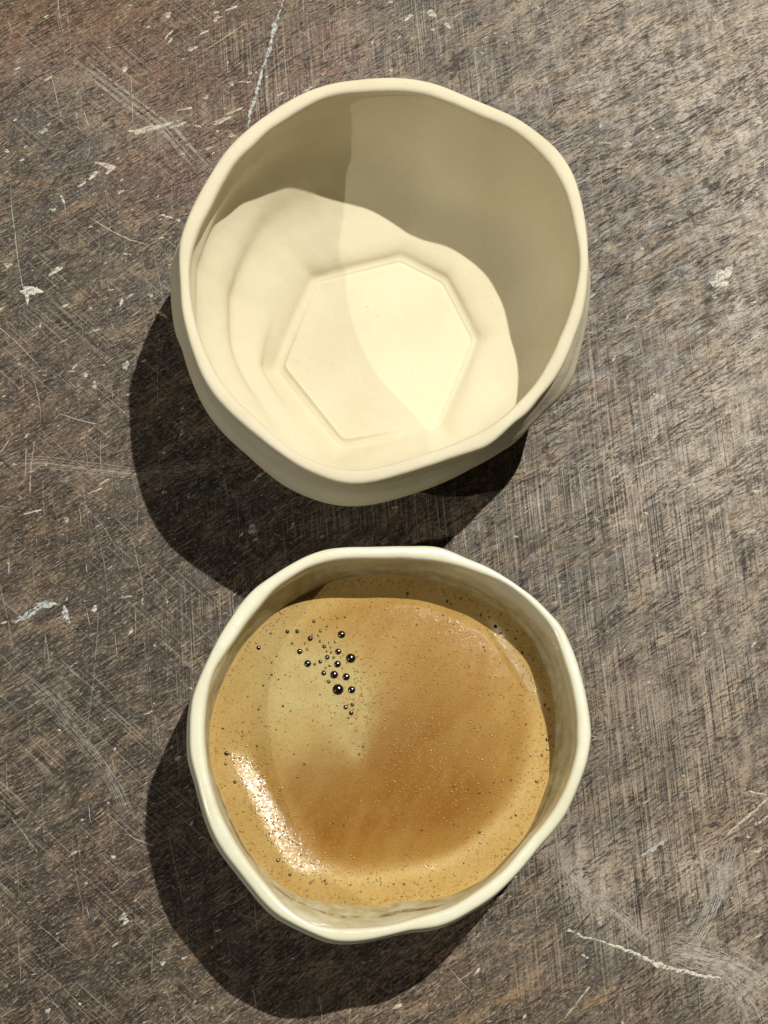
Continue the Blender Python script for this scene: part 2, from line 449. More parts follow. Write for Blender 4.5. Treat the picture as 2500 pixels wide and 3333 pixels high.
def build_cup(name, label, mat, h, c, rim_out, rim_in, bulge, floor, thick_floor, zb, inner_keys, low, wave, ridges=None):
    root = bpy.data.objects.new(name, None)
    root.empty_display_size = .02
    link(root)
    root.location = (c[0] * CM, c[1] * CM, 0)
    tag(root, label, 'cup')
    zr = h - .17                                   # where the round of the rim starts
    # outer wall
    low_r, low_z = low
    out_keys = [(floor + .16, 0.0), (floor + .42, .10), (low_r + .36, low_z),
                (np.maximum(bulge, inner_keys[1][0] + .3), zb), (bulge * .45 + rim_out * .55 + .02, zb + (zr - zb) * .50), (rim_out - .035, zr - .20), (rim_out, zr - .04), (rim_out - .004, zr)]
    outer = catmull(out_keys, 10)
    inner = catmull([(rim_in, zr)] + inner_keys, 12)
    if ridges:
        inner = [(r + sum(a * ang_bump(d, w) * np.exp(-.5 * ((z - z0) / s) ** 2) for d, w, z0, s, a in ridges), z) for r, z in inner]
    def lift(rings, w):
        res = []
        for (r, z) in rings:
            k = np.clip((z - .55 * h) / (.45 * h), 0, 1) ** 1.5
            res.append((r, z + wave * k))
        return res
    # three parts that share their seam rings: wall, rim, floor
    rim = []
    for s in range(0, 21):
        a = PI * s / 20
        mid, half = (rim_out + rim_in) / 2, (rim_out - rim_in) / 2
        e = .72
        ca = math.copysign(abs(math.cos(a)) ** e, math.cos(a))
        rim.append((mid + half * ca, zr + .165 * math.sin(a) ** .62 if 0 < s < 20 else zr))
    top_o = [x for x in outer[-4:]]
    top_i = [x for x in inner[:4]]
    rim_rings = top_o[:-1] + rim + top_i[1:]
    V, F = ring_mesh(lift(rim_rings, wave), c)
    rim_o = mesh_obj('rim', V, F, mat, root)
    Vo, Fo = ring_mesh(lift(outer[:-3], wave), c)
    # underside
    base = 0
    Fb = []
    V2, F2 = cap(list(Vo), Fo, 0, 0, steps=4, ring=outer[0][0], zfun=lambda f: .0 + .05 * (1 - f) )
    nV = len(V2)
    Vi, Fi = ring_mesh(lift(inner[3:], wave), c)
    V2 = V2 + list(Vi)
    F2 = list(F2) + [tuple(a + nV for a in f) for f in Fi]
    # wind the cap the other way
    wall = mesh_obj('wall', V2, F2, mat, root)
    if mat is GLAZE: wall['n_out'] = nV
    # floor
    fr, fz = inner[-1]
    st = ring_mesh([inner[-2], inner[-1]], c)
    fz0 = float(np.mean(fz))
    Vf = np.stack([fr * np.cos(TH), fr * np.sin(TH), np.zeros(NA) + fz], 1) * CM
    def zf(f):
        return fz0 - .045 * (1 - f ** 6) + .02 * (1 - f)
    Vf, Ff = cap(list(Vf), [], 0, fz, steps=34, ring=fr, zfun=zf)
    fl = mesh_obj('floor', Vf, Ff, mat, root)
    return root, wall, rim_o, fl, inner

# the empty cup
H1 = CUP1_H
c1 = px2w(1252, 1010, H1 * .5)[:2]
ro1 = outline(RIM1_OUT, H1 - .1, c1, 1.6); ri1 = outline(RIM1_IN, H1 - .1, c1, 1.6)
ZB1 = H1 * .62
bu1 = outline(WALL1 + WALL1_TOP, ZB1, c1, 1.4)
_top = np.clip(ang_bump(85, 48) * 1.25, 0, 1)
bu1 = bu1 * (1 - _top) + (ro1 * .985) * _top
lump = lambda k: .05 * np.sin(3 * TH + k) + .03 * np.sin(5 * TH + 2.3 * k)
TF1 = .48
fl1 = outline(FLOOR1, TF1, c1, 1.8)
wv1 = .05 * np.sin(2 * TH + .6) + .035 * np.sin(5 * TH + 1.0) + .02 * np.sin(7 * TH) + .012 * np.sin(13 * TH + 1)
wv1 = wv1 + .09 * ang_bump(112, 24)
gv = np.clip(1.1 * ang_bump(205, 42) + .35 * ang_bump(262, 16), 0, 1)     # the groove round the floor plate, deepest on the left
wl = np.clip(ang_bump(208, 60), 0, 1)
mix_ = lambda a, b: a * (1 - wl) + b * wl
inner1 = [(ri1 + .10, H1 - .40), (np.maximum(ri1 + .06, bu1 - .37) + lump(1), ZB1 + .25), (mix_(bu1 * .93 + fl1 * .07 - .36 + lump(2.6), bu1 * .80 + fl1 * .20 - .34), ZB1 - .75),
          (mix_(bu1 * .66 + fl1 * .34 - .20 + lump(4.2) * .6, bu1 * .48 + fl1 * .52 - .14), TF1 + .80), (fl1 + .42 + .10 * gv, TF1 + .34 - .06 * gv), (fl1 + .16 + .10 * gv, TF1 + .10 - .10 * gv), (fl1 + .07 + .03 * gv, TF1 + .05 - .06 * gv),
          (fl1 + .03, TF1 + .025), (fl1, TF1 + .02 + .03 * gv)]
ridg1 = [(98, 12, TF1 + .9, .3, -.05), (184, 24, TF1 + .55, .11, -.12), (180, 26, TF1 + .95, .14, .13), (176, 28, TF1 + 1.4, .19, -.15), (172, 30, TF1 + 2.05, .22, .13), (165, 24, TF1 + 2.6, .2, -.10), (100, 18, TF1 + 1.6, .4, .04),
         (20, 18, TF1 + .9, .3, .06), (75, 9, TF1 + .7, .3, .08), (330, 14, TF1 + 1.2, .5, .06), (50, 12, TF1 + 2.2, .5, -.05)]
cup1, wall1, rim1, floor1, inn1 = build_cup('cup', 'empty matte cream clay cup with a hexagonal floor, standing beside the cup of coffee',
    CLAY, H1, c1, ro1, ri1, bu1, fl1, TF1, ZB1, inner1, inner1[3], wv1, ridg1)

# the cup of coffee
H2 = CUP2_H
ZC2 = H2 - 1.42
c2 = px2w(1262, 2420, H2 * .6)[:2]
ro2 = outline(RIM2_OUT, H2 - .1, c2, 1.6); ri2 = outline(RIM2_IN, H2 - .1, c2, 1.6)
ZB2 = H2 * .66
bu2 = ro2 * 1.008 + .05 * ang_bump(-38, 25) + .03 * ang_bump(183, 10)
cr2_ = outline(CREMA2, ZC2 + .12, c2, 2.5)
bu2 = np.maximum(bu2, cr2_ + .26)
print('bulge', (bu2 / ro2).min(), (bu2 / ro2).max())
cr2 = outline(CREMA2, ZC2 + .12, c2, 2.5)
hexr = smooth_periodic(2.2 / np.maximum(.86, np.cos((TH + .3 + PI / 6) % (PI / 3) - PI / 6)), 5)
fl2 = hexr
inner2 = [(np.minimum(ri2 + .02, ro2 - .28), H2 - .42), (cr2 + .03, ZC2 + .14), (cr2 * .97 + .0, ZC2 - .5),
          (cr2 * .5 + fl2 * .5, 1.0), (fl2 + .1, .6), (fl2, .5)]
wv2 = .04 * np.sin(2 * TH + 2.6) + .03 * np.sin(4 * TH + 1.0) + .02 * np.sin(7 * TH + 2)
cup2, wall2, rim2, floor2, inn2 = build_cup('cup', 'glossy cream glazed cup filled with frothy golden coffee',
    GLAZE, H2, c2, ro2, ri2, bu2, fl2, .5, ZB2, inner2, (np.minimum(inner2[3][0], bu2 - .6), 1.0), wv2)
def paint_stain(o, n_out):
    co = np.empty(len(o.data.vertices) * 3); o.data.vertices.foreach_get('co', co)
    co = co.reshape(-1, 3) / CM
    a = np.degrees(np.arctan2(co[:, 1], co[:, 0])); r = np.hypot(co[:, 0], co[:, 1]); z = co[:, 2]
    rr = np.interp(np.radians(a) % (2 * PI), np.append(TH, 2 * PI), np.append(bu2, bu2[0]))
    inside = (np.arange(len(co)) >= n_out).astype(float)
    def band(a0, wa, z0, wz):
        d = (a - a0 + 180) % 360 - 180
        return np.exp(-.5 * (d / wa) ** 4) * np.exp(-.5 * ((z - z0) / wz) ** 2)
    s = band(206, 13, ZC2 + .30, .06) + band(236, 6, ZC2 + .50, .05) + band(252, 7, ZC2 + .60, .035) \
        + 1.6 * band(276, 9, ZC2 + .68, .055) + .7 * band(-22, 9, ZC2 + .40, .07) + .6 * band(-44, 8, ZC2 + .34, .06) + .35 * band(40, 22, ZC2 + .52, .05)
    film = np.exp(-.5 * ((z - ZC2 - .12) / .17) ** 2) * .8 + .55 * np.exp(-.5 * ((z - ZC2 - .3) / .09) ** 2) * (np.cos(np.radians(a - 20)) > -.2) + .75 * sstep(H2 - .2, H2 - .6, z)
    cols = np.stack([np.clip(s, 0, 1) * inside, np.clip(film, 0, 1) * inside, s * 0], 1)
    color_attr(o.data, 'stain', cols.astype(np.float32))
paint_stain(wall2, wall2['n_out']); del wall2['n_out']
paint_stain(rim2, 10 ** 9); paint_stain(floor2, 10 ** 9)

# ------------------------------------------------------------------ coffee
coffee = bpy.data.objects.new('coffee', None)
coffee.empty_display_size = .02
link(coffee)
coffee.location = (c2[0] * CM, c2[1] * CM, .5 * CM)
tag(coffee, 'golden brown coffee with a bubbly crema filling the glazed cup', 'coffee')
Z0 = .5                                            # the empty sits on the cup's floor
def foam_radius(th):
    return np.interp(np.asarray(th) % (2 * PI), np.append(TH, 2 * PI), np.append(cr2, cr2[0]))
def foam_dir(x, y, deg):
    """distance from the cup's centre, along deg, of the foam seen at (x, y) of the 1659-wide view"""
    p = px2w(x * 1.507, y * 1.507, ZC2 + .05)[:2] - c2
    return p[0] * math.cos(math.radians(deg)) + p[1] * math.sin(math.radians(deg))
FOLD_A, FOLD_B = foam_dir(579, 1752, 205), foam_dir(1098, 1403, 31)
def crema_z(f, th):
    """height (cm over the level centre) of the foam at fraction f of the radius, angle th"""
    d = np.degrees(th) % 360
    r = f * foam_radius(th)
    inner = .735 - .02 * np.cos(th - math.radians(215)) + .10 * np.clip(np.cos(th - math.radians(35)), 0, 1) + .012 * np.sin(5 * th)
    outer = inner + .165 - .06 * np.clip(np.cos(th - math.radians(35)), 0, 1)
    wa, wb = np.exp(-.5 * ((d - 210) / 25) ** 4), np.exp(-.5 * (((d - 33 + 180) % 360 - 180) / 16) ** 4)
    amp = (.080 - .056 * np.exp(-.5 * ((d - 268) / 26) ** 2)) * (1 - wa) * (1 - wb)
    ring = amp * sstep(inner, outer, f)
    # two straight folds where the foam is dragged up towards the wall
    ua = r * np.cos(th - math.radians(205)) - FOLD_A
    va = r * np.sin(th - math.radians(205))
    ub = r * np.cos(th - math.radians(31)) - FOLD_B
    fold = .092 * wa * sstep(-.26, .26, ua) + (.062 * va) * wa * np.exp(-.5 * (ua / .3) ** 2) + .140 * wb * sstep(-.20, .20, ub)
    return ring + fold + .008 * np.sin(3 * th + 2) * f
NR = 150
fs = np.linspace(0, 1.012, NR + 1)[1:]
V = [(0, 0, (ZC2 - Z0) * CM)]
F = []
tones = [(0., .2, 0., 0.)]
cosT, sinT = np.cos(TH), np.sin(TH)
def foam_tone(x, y, f, th):
    # paler foam where the milk-coloured froth gathers (upper left, round the bubbles), darker in the middle and lower right
    def g(x0, y0, sx, sy, rot=0):
        a = math.radians(rot); dx, dy = x - x0, y - y0
        u, v = dx * math.cos(a) + dy * math.sin(a), -dx * math.sin(a) + dy * math.cos(a)
        return np.exp(-.5 * ((u / sx) ** 2 + (v / sy) ** 2))
    pale = 1.0 * g(-1.35, 1.35, 1.0, .65, -30) + .85 * g(-.9, .85, .30, .62, 10) + .6 * g(-2.1, .5, .6, 1.0, 15) + .7 * g(-.68, .15, .17, .32)
    dark = .95 * g(.55, -.05, 1.1, .9, -30) + .8 * g(.6, -1.2, 1.5, .7, 0) + .6 * g(-1.1, -.35, .5, .4, 20) + .6 * g(-.9, -1.3, .5, .7, 30) + .8 * g(-1.62, -1.15, .22, .8, 28)  # last dark term paints in crease shading along the lower-left fold
    inner = .76 + .06 * np.clip(np.cos(th - math.radians(35)), 0, 1)
    rim = sstep(inner - .05, inner + .14, f)
    rim = np.clip(rim - .45 * g(-1.7, 1.7, 1, 1), 0, 1)
    return np.clip(pale, 0, 1), np.clip(dark * (1 - rim), 0, 1), rim
for f in fs:
    r = cr2 * f
    zz = ZC2 - Z0 + crema_z(np.full(NA, f), TH)
    x, y = r * cosT, r * sinT
    p, d, e = foam_tone(x, y, f, TH)
    for i in range(NA):
        V.append((x[i] * CM, y[i] * CM, zz[i] * CM))
    bandr = .835 + .05 * np.clip(np.cos(TH - math.radians(35)), 0, 1) + .02 * np.cos(3 * TH)
    band = np.exp(-.5 * ((f - bandr) / .03) ** 2) * (.25 + .75 * np.clip(np.cos(TH - math.radians(290)) + .35, 0, 1)) * .8
    tones += list(zip(p, d, e, band))
for i in range(NA):
    F.append((0, 1 + i, 1 + (i + 1) % NA))
for k in range(NR - 1):
    for i in range(NA):
        j = (i + 1) % NA
        F.append((1 + k * NA + i, 1 + (k + 1) * NA + i, 1 + (k + 1) * NA + j, 1 + k * NA + j))
crema = mesh_obj('crema', V, F, CREMA, coffee)
color_attr(crema.data, 'tone', np.array(tones, dtype=np.float32))
# liquid below the foam
lq = [(fl2 - .02, 0.02), (cr2 * .5 + fl2 * .5 - .05, .55), (cr2 * .97 - .06, ZC2 - Z0 - .45), (cr2 * .99 - .06, ZC2 - Z0 - .08)]
Vl, Fl = ring_mesh(catmull(lq, 4), c2)
Vl, Fl = cap(list(Vl), Fl, 12 * NA, 0, steps=3, ring=lq[-1][0], zfun=lambda f: ZC2 - Z0 - .08)
mesh_obj('liquid', Vl, Fl, LIQUID, coffee)

def foam_point(px, py):
    p = px2w(px, py, ZC2)[:2] - c2
    for _ in range(3):
        th = math.atan2(p[1], p[0]); f = math.hypot(*p) / float(foam_radius(th))
        z = ZC2 + float(crema_z(np.array(f), np.array(th)))
        p = px2w(px, py, z)[:2] - c2
    return p[0], p[1], z - Z0
def dome(n=12, m=5, sq=.8):
    V = [(0, 0, sq)]; F = []
    for k in range(1, m + 1):
        a = .5 * PI * k / m * 1.15
        for i in range(n):
            t = 2 * PI * i / n
            V.append((math.sin(a) * math.cos(t), math.sin(a) * math.sin(t), math.cos(a) * sq))
    for i in range(n):
        F.append((0, 1 + i, 1 + (i + 1) % n))
    for k in range(m - 1):
        for i in range(n):
            j = (i + 1) % n
            F.append((1 + k * n + i, 1 + (k + 1) * n + i, 1 + (k + 1) * n + j, 1 + k * n + j))
    return V, F
PXCM = 31.3 / FOC                                  # centimetres per photo pixel at the rim
BUB = [(1085,478,52),(662,530,36),(520,707,38),(628,870,48),(850,640,28),(1040,708,42),(1210,798,65),(892,785,33),(798,845,27),(1030,878,47),(845,1000,34),(985,1020,54),(1148,1050,50),(1038,1220,75),(1222,1225,50),(353,440,26),(487,435,28),(710,298,25),(800,433,20),(770,492,17),(795,570,20),(888,368,16),(592,598,16),(623,680,18),(1002,575,20),(725,880,20),(912,585,14),(935,655,14),(888,705,17),(945,720,18),(978,787,20),(928,897,20),(870,928,14),(910,1115,26),(1140,1460,30),(1230,1425,26),(1215,1540,30),(1177,1605,15),(415,597,18),(130,463,17),(800,245,12),(1030,255,15),(1130,245,14),(140,1020,18),(30,1165,16),(295,1445,17),(200,1760,15),(235,1085,12),(208,770,14),(140,857,14),(797,1290,12)]
bub = [(850 + x / 4.147, 1950 + y / 4.147, r / 4.147) for x, y, r in BUB]
bub += [(Q6[0] + x / 2.37, Q6[1] + y / 2.37, r / 2.37) for x, y, r in [(860,685,16),(180,430,12),(485,490,12),(515,515,8),(745,600,9),(810,612,8),(590,472,8),(1065,890,11),(455,597,9),(253,672,9),(1240,1290,12),(1268,1325,9),(768,845,9),(778,872,8),(658,995,8),(1095,1440,9),(950,715,8),(1015,780,9),(1150,943,8)]]
bub += [(Q8[0] + x / 2.37, Q8[1] + y / 2.37, r / 2.37) for x, y, r in [(735,732,13),(540,375,11),(735,428,11),(645,405,9),(848,343,10),(905,340,8),(980,328,9),(1018,600,11),(980,620,8),(1175,340,12),(1258,18,14),(1218,140,11),(1258,95,9),(1030,160,9),(540,672,9),(570,682,8),(290,715,10),(155,1133,10),(75,1133,8),(820,425,8),(615,972,7),(825,575,7)]]
bub += [(Q7[0] + x / 2.37, Q7[1] + y / 2.37, r / 2.37) for x, y, r in [(325,125,17),(320,205,12),(390,345,14),(722,948,14),(815,1060,13),(875,305,10),(925,208,10),(847,130,8),(1145,663,9),(1230,680,9),(1085,1105,10),(975,1122,10),(1090,1130,8),(740,412,7),(1350,130,9),(1380,72,10),(1280,1140,7)]]
bub += [(Q5[0] + x / 2.37, Q5[1] + y / 2.37, r / 2.37) for x, y, r in [(573,850,17),(573,1325,9),(297,1470,10),(560,1610,9)]]
dm = {}
for key, mt in (('k', BLACK_BUBBLE), ('b', BROWN_BUBBLE)):
    v, f = dome(18, 6, .55)
    me = bpy.data.meshes.new('bubble'); me.from_pydata(v, [], f); me.materials.append(mt)
    me.polygons.foreach_set("use_smooth", [True] * len(me.polygons))
    dm[key] = me
for (px, py, r) in bub:
    x, y, z = foam_point(px, py)
    o = bpy.data.objects.new('bubble', dm['k' if r > 6.2 else 'b'])
    link(o, coffee)
    o.location = (x * CM, y * CM, (z - .0) * CM)
    s = r * PXCM * 1.03 * CM
    o.scale = (s, s, s)
# the froth of pin-head bubbles, past counting
def froth(name, count, rmin, rmax, mat, dens, sq, n=8, m=3):
    v0, f0 = dome(n, m, sq)
    v0 = np.array(v0)
    V, F = [], []
    k = 0
    while k < count:
        th = rng.uniform(0, 2 * PI); f = math.sqrt(rng.uniform(0, .985))
        R = float(foam_radius(th)) * f
        x, y = R * math.cos(th), R * math.sin(th)
        if rng.uniform() > dens(x, y, f, th): continue
        z = ZC2 - Z0 + float(crema_z(np.array(f), np.array(th)))
        r = rmin + (rmax - rmin) * rng.uniform() ** 3
        b = len(V) * len(v0)
        V.append(v0 * r + np.array([x, y, z]))
        F += [tuple(i + b for i in ff) for ff in f0]
        k += 1
    o = mesh_obj(name, np.concatenate(V) * CM, F, mat, coffee)
    o['kind'] = 'stuff'
    return o
froth('froth', 1300, .006, .018, DULL_BUBBLE, lambda x, y, f, t: (.12 + .4 * sstep(.5, .9, f) + .3 * (x > 0)) * (.3 + .7 * (math.sin(3.1 * x + 1.3) * math.sin(2.7 * y + .4) > -.1)), .5)
froth('froth', 420, .010, .030, FOAM_BUBBLE, lambda x, y, f, t: float(f > .955), .7)
froth('froth', 3200, .010, .027, FOAM_BUBBLE, lambda x, y, f, t: math.exp(-.5 * (((x - .9) / 1.1) ** 2 + ((y - .45) / 1.1) ** 2)) + .05 + .6 * math.exp(-.5 * (((x + .55) / .2) ** 2 + ((y - .9) / .5) ** 2)) + .7 * (.66 < f < .9) * max(0, math.cos(t - math.radians(212))) ** 4, .9)

# ------------------------------------------------------------------ table
def tp(px, py):
    p = px2w(px, py, 0.0); return p[0], p[1]
def in1659(x, y): return tp(x * 1.507, y * 1.507)
TX0, TX1, TY0, TY1 = -26.0, 38.0, -24.0, 48.0
NX, NY = 330, 370
xs = np.linspace(TX0, TX1, NX); ys = np.linspace(TY0, TY1, NY)
gx, gy = np.meshgrid(xs, ys)
top = np.stack([gx.ravel(), gy.ravel(), np.zeros(NX * NY)], 1)
idx = np.arange(NX * NY).reshape(NY, NX)
Fq = np.stack([idx[:-1, :-1].ravel(), idx[:-1, 1:].ravel(), idx[1:, 1:].ravel(), idx[1:, :-1].ravel()], 1).tolist()
edge = list(idx[0, :]) + list(idx[1:, -1]) + list(idx[-1, -2::-1]) + list(idx[-2:0:-1, 0])
V = list(top)
ne = len(edge); b0 = len(V)
for e in edge:                                     # rounded edge and sides of the slab
    x, y, _ = top[e]
    nx = (x <= TX0 + 1e-6) * -1 + (x >= TX1 - 1e-6) * 1; ny = (y <= TY0 + 1e-6) * -1 + (y >= TY1 - 1e-6) * 1
    V.append((x + .2 * nx, y + .2 * ny, -.2))
for e in edge:
    x, y, _ = top[e]
    nx = (x <= TX0 + 1e-6) * -1 + (x >= TX1 - 1e-6) * 1; ny = (y <= TY0 + 1e-6) * -1 + (y >= TY1 - 1e-6) * 1
    V.append((x + .2 * nx, y + .2 * ny, -3.2))
for i in range(ne):
    j = (i + 1) % ne
    Fq.append((edge[j], edge[i], b0 + i, b0 + j))
    Fq.append((b0 + j, b0 + i, b0 + ne + i, b0 + ne + j))
Fq.append(tuple(b0 + ne + i for i in range(ne))[::-1])
table = mesh_obj('wooden_table', np.array(V) * CM, Fq, TABLE, None, smooth=False)
tag(table, 'worn dark brown wooden table top, scratched and flecked with old paint, under both cups', 'table')
def blob(x, y, sx, sy, rot=0):
    """soft patch given in the photograph's 1659-wide view, turned into table centimetres"""
    cx, cy = in1659(x, y); k = .0105
    a = math.radians(rot)
    X, Y = np.array([v[0] for v in V]) - cx, np.array([v[1] for v in V]) - cy
    u, v = X * math.cos(a) + Y * math.sin(a), -X * math.sin(a) + Y * math.cos(a)
    return np.exp(-.5 * ((u / (sx * k)) ** 2 + (v / (sy * k)) ** 2))
VX, VY = np.array([v[0] for v in V]), np.array([v[1] for v in V])
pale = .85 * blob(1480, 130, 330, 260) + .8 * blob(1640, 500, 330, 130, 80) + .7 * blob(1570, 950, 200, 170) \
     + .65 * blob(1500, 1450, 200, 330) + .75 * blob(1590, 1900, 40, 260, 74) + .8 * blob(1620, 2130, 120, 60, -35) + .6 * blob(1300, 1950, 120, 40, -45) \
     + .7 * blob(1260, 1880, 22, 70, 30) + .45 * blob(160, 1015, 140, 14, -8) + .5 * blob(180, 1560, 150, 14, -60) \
     + .5 * blob(330, 280, 90, 14, 25) + .35 * blob(180, 200, 160, 60, -35) + .3 * blob(700, 150, 200, 120)  # worn finish and scuffs, with the right side's sheen painted into the colour
red = .5 * blob(250, 130, 300, 120) + .8 * blob(700, 110, 50, 70) + .55 * blob(640, 170, 130, 60, 10) + .6 * blob(360, 360, 110, 70, 20) + .5 * blob(410, 415, 60, 30) \
     + .55 * blob(250, 1890, 130, 60, 35) + .3 * blob(90, 900, 120, 120) + .25 * blob(1300, 1000, 80, 160)
blue = .9 * blob(155, 332, 45, 22, 20) + .6 * blob(55, 240, 60, 45) + .9 * blob(1238, 1262, 42, 20, 10) + .6 * blob(1253, 1015, 35, 60) + .8 * blob(1287, 2047, 45, 40) \
     + .8 * blob(68, 625, 24, 45) + .7 * blob(1437, 268, 45, 28) + .45 * blob(470, 1050, 80, 60) + .4 * blob(280, 1250, 70, 60) + .4 * blob(120, 1500, 90, 60) + .4 * blob(1540, 2190, 70, 60) + .4 * blob(900, 40, 80, 40)
brown = 1.0 * blob(170, 30, 360, 120, 5) + .5 * blob(380, 180, 120, 70, 30) + .8 * blob(560, 230, 130, 70, 30) + .4 * blob(100, 1150, 160, 160) + .4 * blob(1600, 120, 60, 120) + .5 * blob(1540, 1760, 110, 120) + .45 * blob(1350, 1500, 160, 60, 40) + .35 * blob(900, 2150, 300, 60)
dark = .7 * blob(100, 720, 240, 300) + .5 * blob(520, 130, 160, 120) + .5 * blob(980, 130, 90, 90) + .55 * blob(330, 1250, 300, 200) + .65 * blob(200, 1950, 330, 260) + .35 * blob(450, 1600, 200, 300) + .4 * blob(80, 2150, 200, 120) + .35 * blob(700, 1150, 400, 90)
left = np.clip(.8 * sstep(5, -5, VX) + .1, 0, 1)
left = 1 - sstep(-4.5, 2.5, VX)
vert = .95 * blob(1330, 1050, 170, 260) + .8 * blob(1350, 1700, 220, 330) + .8 * blob(930, 80, 160, 150) + .7 * blob(560, 160, 90, 140) + .8 * blob(500, 1420, 110, 160) \
     + .6 * blob(830, 1120, 200, 50) + .35 * blob(1600, 1300, 120, 300) + .15
coarse = 1.0 * blob(1420, 380, 330, 330) + .8 * blob(1300, 1150, 260, 200) + .7 * blob(90, 1560, 200, 160) + .5 * blob(250, 100, 300, 140) + .6 * blob(1560, 2050, 120, 160) + .5 * blob(300, 1300, 200, 120)
color_attr(table.data, 'wear_sheen', np.clip(np.stack([pale, red, blue, vert], 1), 0, 1).astype(np.float32))
color_attr(table.data, 'wear_more', np.clip(np.stack([brown, dark, left, coarse], 1), 0, 1).astype(np.float32))

# dried paint spots: low irregular lumps, each its own piece of the table
K = 31.3 / FOC * 1.075                             # cm per photo pixel on the table
def paint_spot(px, py, rx, ry, rot, mat, name='paint_spot'):
    n = 18
    ph = [rng.uniform(0, 2 * PI) for _ in range(4)]
    a = math.radians(rot)
    x, y = tp(px, py)
    V, F = [], []
    def rad(t):
        return 1 + .22 * math.sin(2 * t + ph[0]) + .16 * math.sin(3 * t + ph[1]) + .12 * math.sin(5 * t + ph[2]) + .09 * math.sin(8 * t + ph[3])
    hgt = .008 + .006 * min(1, rx * ry / 900)
    for s, zz in ((1.0, .0015), (.86, hgt * .8), (.5, hgt * 1.0)):
        for i in range(n):
            t = 2 * PI * i / n
            u, v = rad(t) * s * rx * K * math.cos(t), rad(t) * s * ry * K * math.sin(t)
            V.append(((u * math.cos(a) - v * math.sin(a)) * CM, (u * math.sin(a) + v * math.cos(a)) * CM, zz * CM))
    V.append((0, 0, hgt * .9 * CM))
    for k in range(2):
        for i in range(n):
            j = (i + 1) % n
            F.append((k * n + i, k * n + j, (k + 1) * n + j, (k + 1) * n + i))
    for i in range(n):
        F.append((2 * n + i, 2 * n + (i + 1) % n, 3 * n))
    return mesh_obj(name, V, F, mat, table, loc=(x * CM, y * CM, 0))
W, G, Cr, B = WHITE_PAINT, GREY_PAINT, CREAM_PAINT, BLUE_PAINT
s3 = 1.327
spots = [(x / s3, y / s3, a / s3, b / s3, r, m) for x, y, a, b, r, m in [
    (725,65,20,14,30,Cr),(930,85,15,9,30,Cr),(830,210,24,12,30,Cr),(540,298,17,11,35,W),(640,115,10,9,0,Cr),(800,470,36,8,15,Cr),(890,420,18,8,25,Cr),
    (30,652,14,9,0,W),(650,555,85,18,18,Cr),(770,540,40,10,25,Cr),(460,715,48,15,-12,Cr),(405,755,32,11,40,W),(470,740,20,8,30,W),(520,828,15,11,20,Cr),(228,905,14,8,10,W),
    (35,1145,22,10,20,Cr),(240,1170,48,9,38,W),(135,1255,20,55,80,W),(118,1290,10,22,0,W),(650,1275,14,10,0,Cr),(75,295,20,6,20,W),(770,950,12,8,0,W),(1080,315,10,11,0,Cr),
    (960,520,60,10,25,Cr),(1010,480,40,9,25,Cr),(1000,585,20,10,20,Cr),(1185,120,16,28,-20,B),(1000,35,30,8,30,W),(880,140,26,7,35,W),(1000,362,14,10,0,Cr),(900,640,16,9,10,Cr),
    (1330,385,26,9,35,Cr),(1550,10,10,8,0,Cr),(1610,180,16,6,60,Cr),(270,860,22,6,-60,W),(355,795,26,7,30,W),(95,690,12,8,0,W),(185,565,34,10,30,G),(720,935,26,7,-15,W)]]
spots += [(1250 + x / s3, y / s3, a / s3, b / s3, r, m) for x, y, a, b, r, m in [
    (205,58,28,17,-5,Cr),(275,110,18,11,-30,W),(105,75,26,10,30,W),(30,300,16,8,50,Cr),(1430,83,12,9,-20,W),(1560,385,12,7,0,W),(1618,520,27,17,0,Cr),(1160,555,11,9,0,W),(1182,590,16,8,30,W),
    (1045,625,36,13,25,Cr),(955,617,30,6,-5,W),(1030,720,26,8,10,Cr),(1015,740,14,7,20,Cr),(1462,1190,42,36,40,W),(1445,1225,40,22,0,W),(1490,1165,14,22,-20,W),(1428,1283,18,9,-10,Cr),(1310,1152,7,6,0,Cr),(1260,850,12,5,0,W),(27,8,12,8,0,W),(1500,238,9,6,0,W),(885,745,30,6,30,G)]]
spots += [(x / 2.212, 1000 + y / 2.212, a / 2.212, b / 2.212, r, m) for x, y, a, b, r, m in [
    (905,420,26,36,0,G),(615,485,20,17,10,W),(540,425,34,10,38,Cr),(650,5,16,10,0,W),(290,130,10,26,0,Cr),(480,1530,22,20,0,G),(230,1475,62,9,15,W),(750,1255,46,8,30,W),(690,1320,52,6,25,W),
    (680,2170,16,34,-25,W),(905,2085,60,9,5,G),(715,660,9,8,0,W),(25,640,12,9,0,W),(640,830,60,6,-15,G),(930,625,24,8,25,W),(235,700,12,10,0,Cr),(450,245,40,7,25,G),(690,165,30,8,20,W),(680,560,20,30,10,G),(1170,50,40,14,-40,Cr),(1310,905,14,34,-30,G),(1360,1360,8,18,-15,G),(220,1185,30,6,10,Cr)]]
spots += [(1700 + x / 2.074, 1000 + y / 2.074, a / 2.074, b / 2.074, r, m) for x, y, a, b, r, m in [
    (905,595,24,19,20,W),(545,280,40,12,40,G),(620,345,10,22,-20,W),(1165,400,15,13,0,W),(890,870,28,18,40,B),(1540,1512,36,18,20,Cr),(455,172,30,6,10,W),(650,242,54,7,-22,G),(1130,365,34,7,35,Cr),(235,905,10,9,0,W),(1255,1215,10,6,0,Cr),(500,1430,26,9,-40,G),(760,130,10,8,0,W)]]
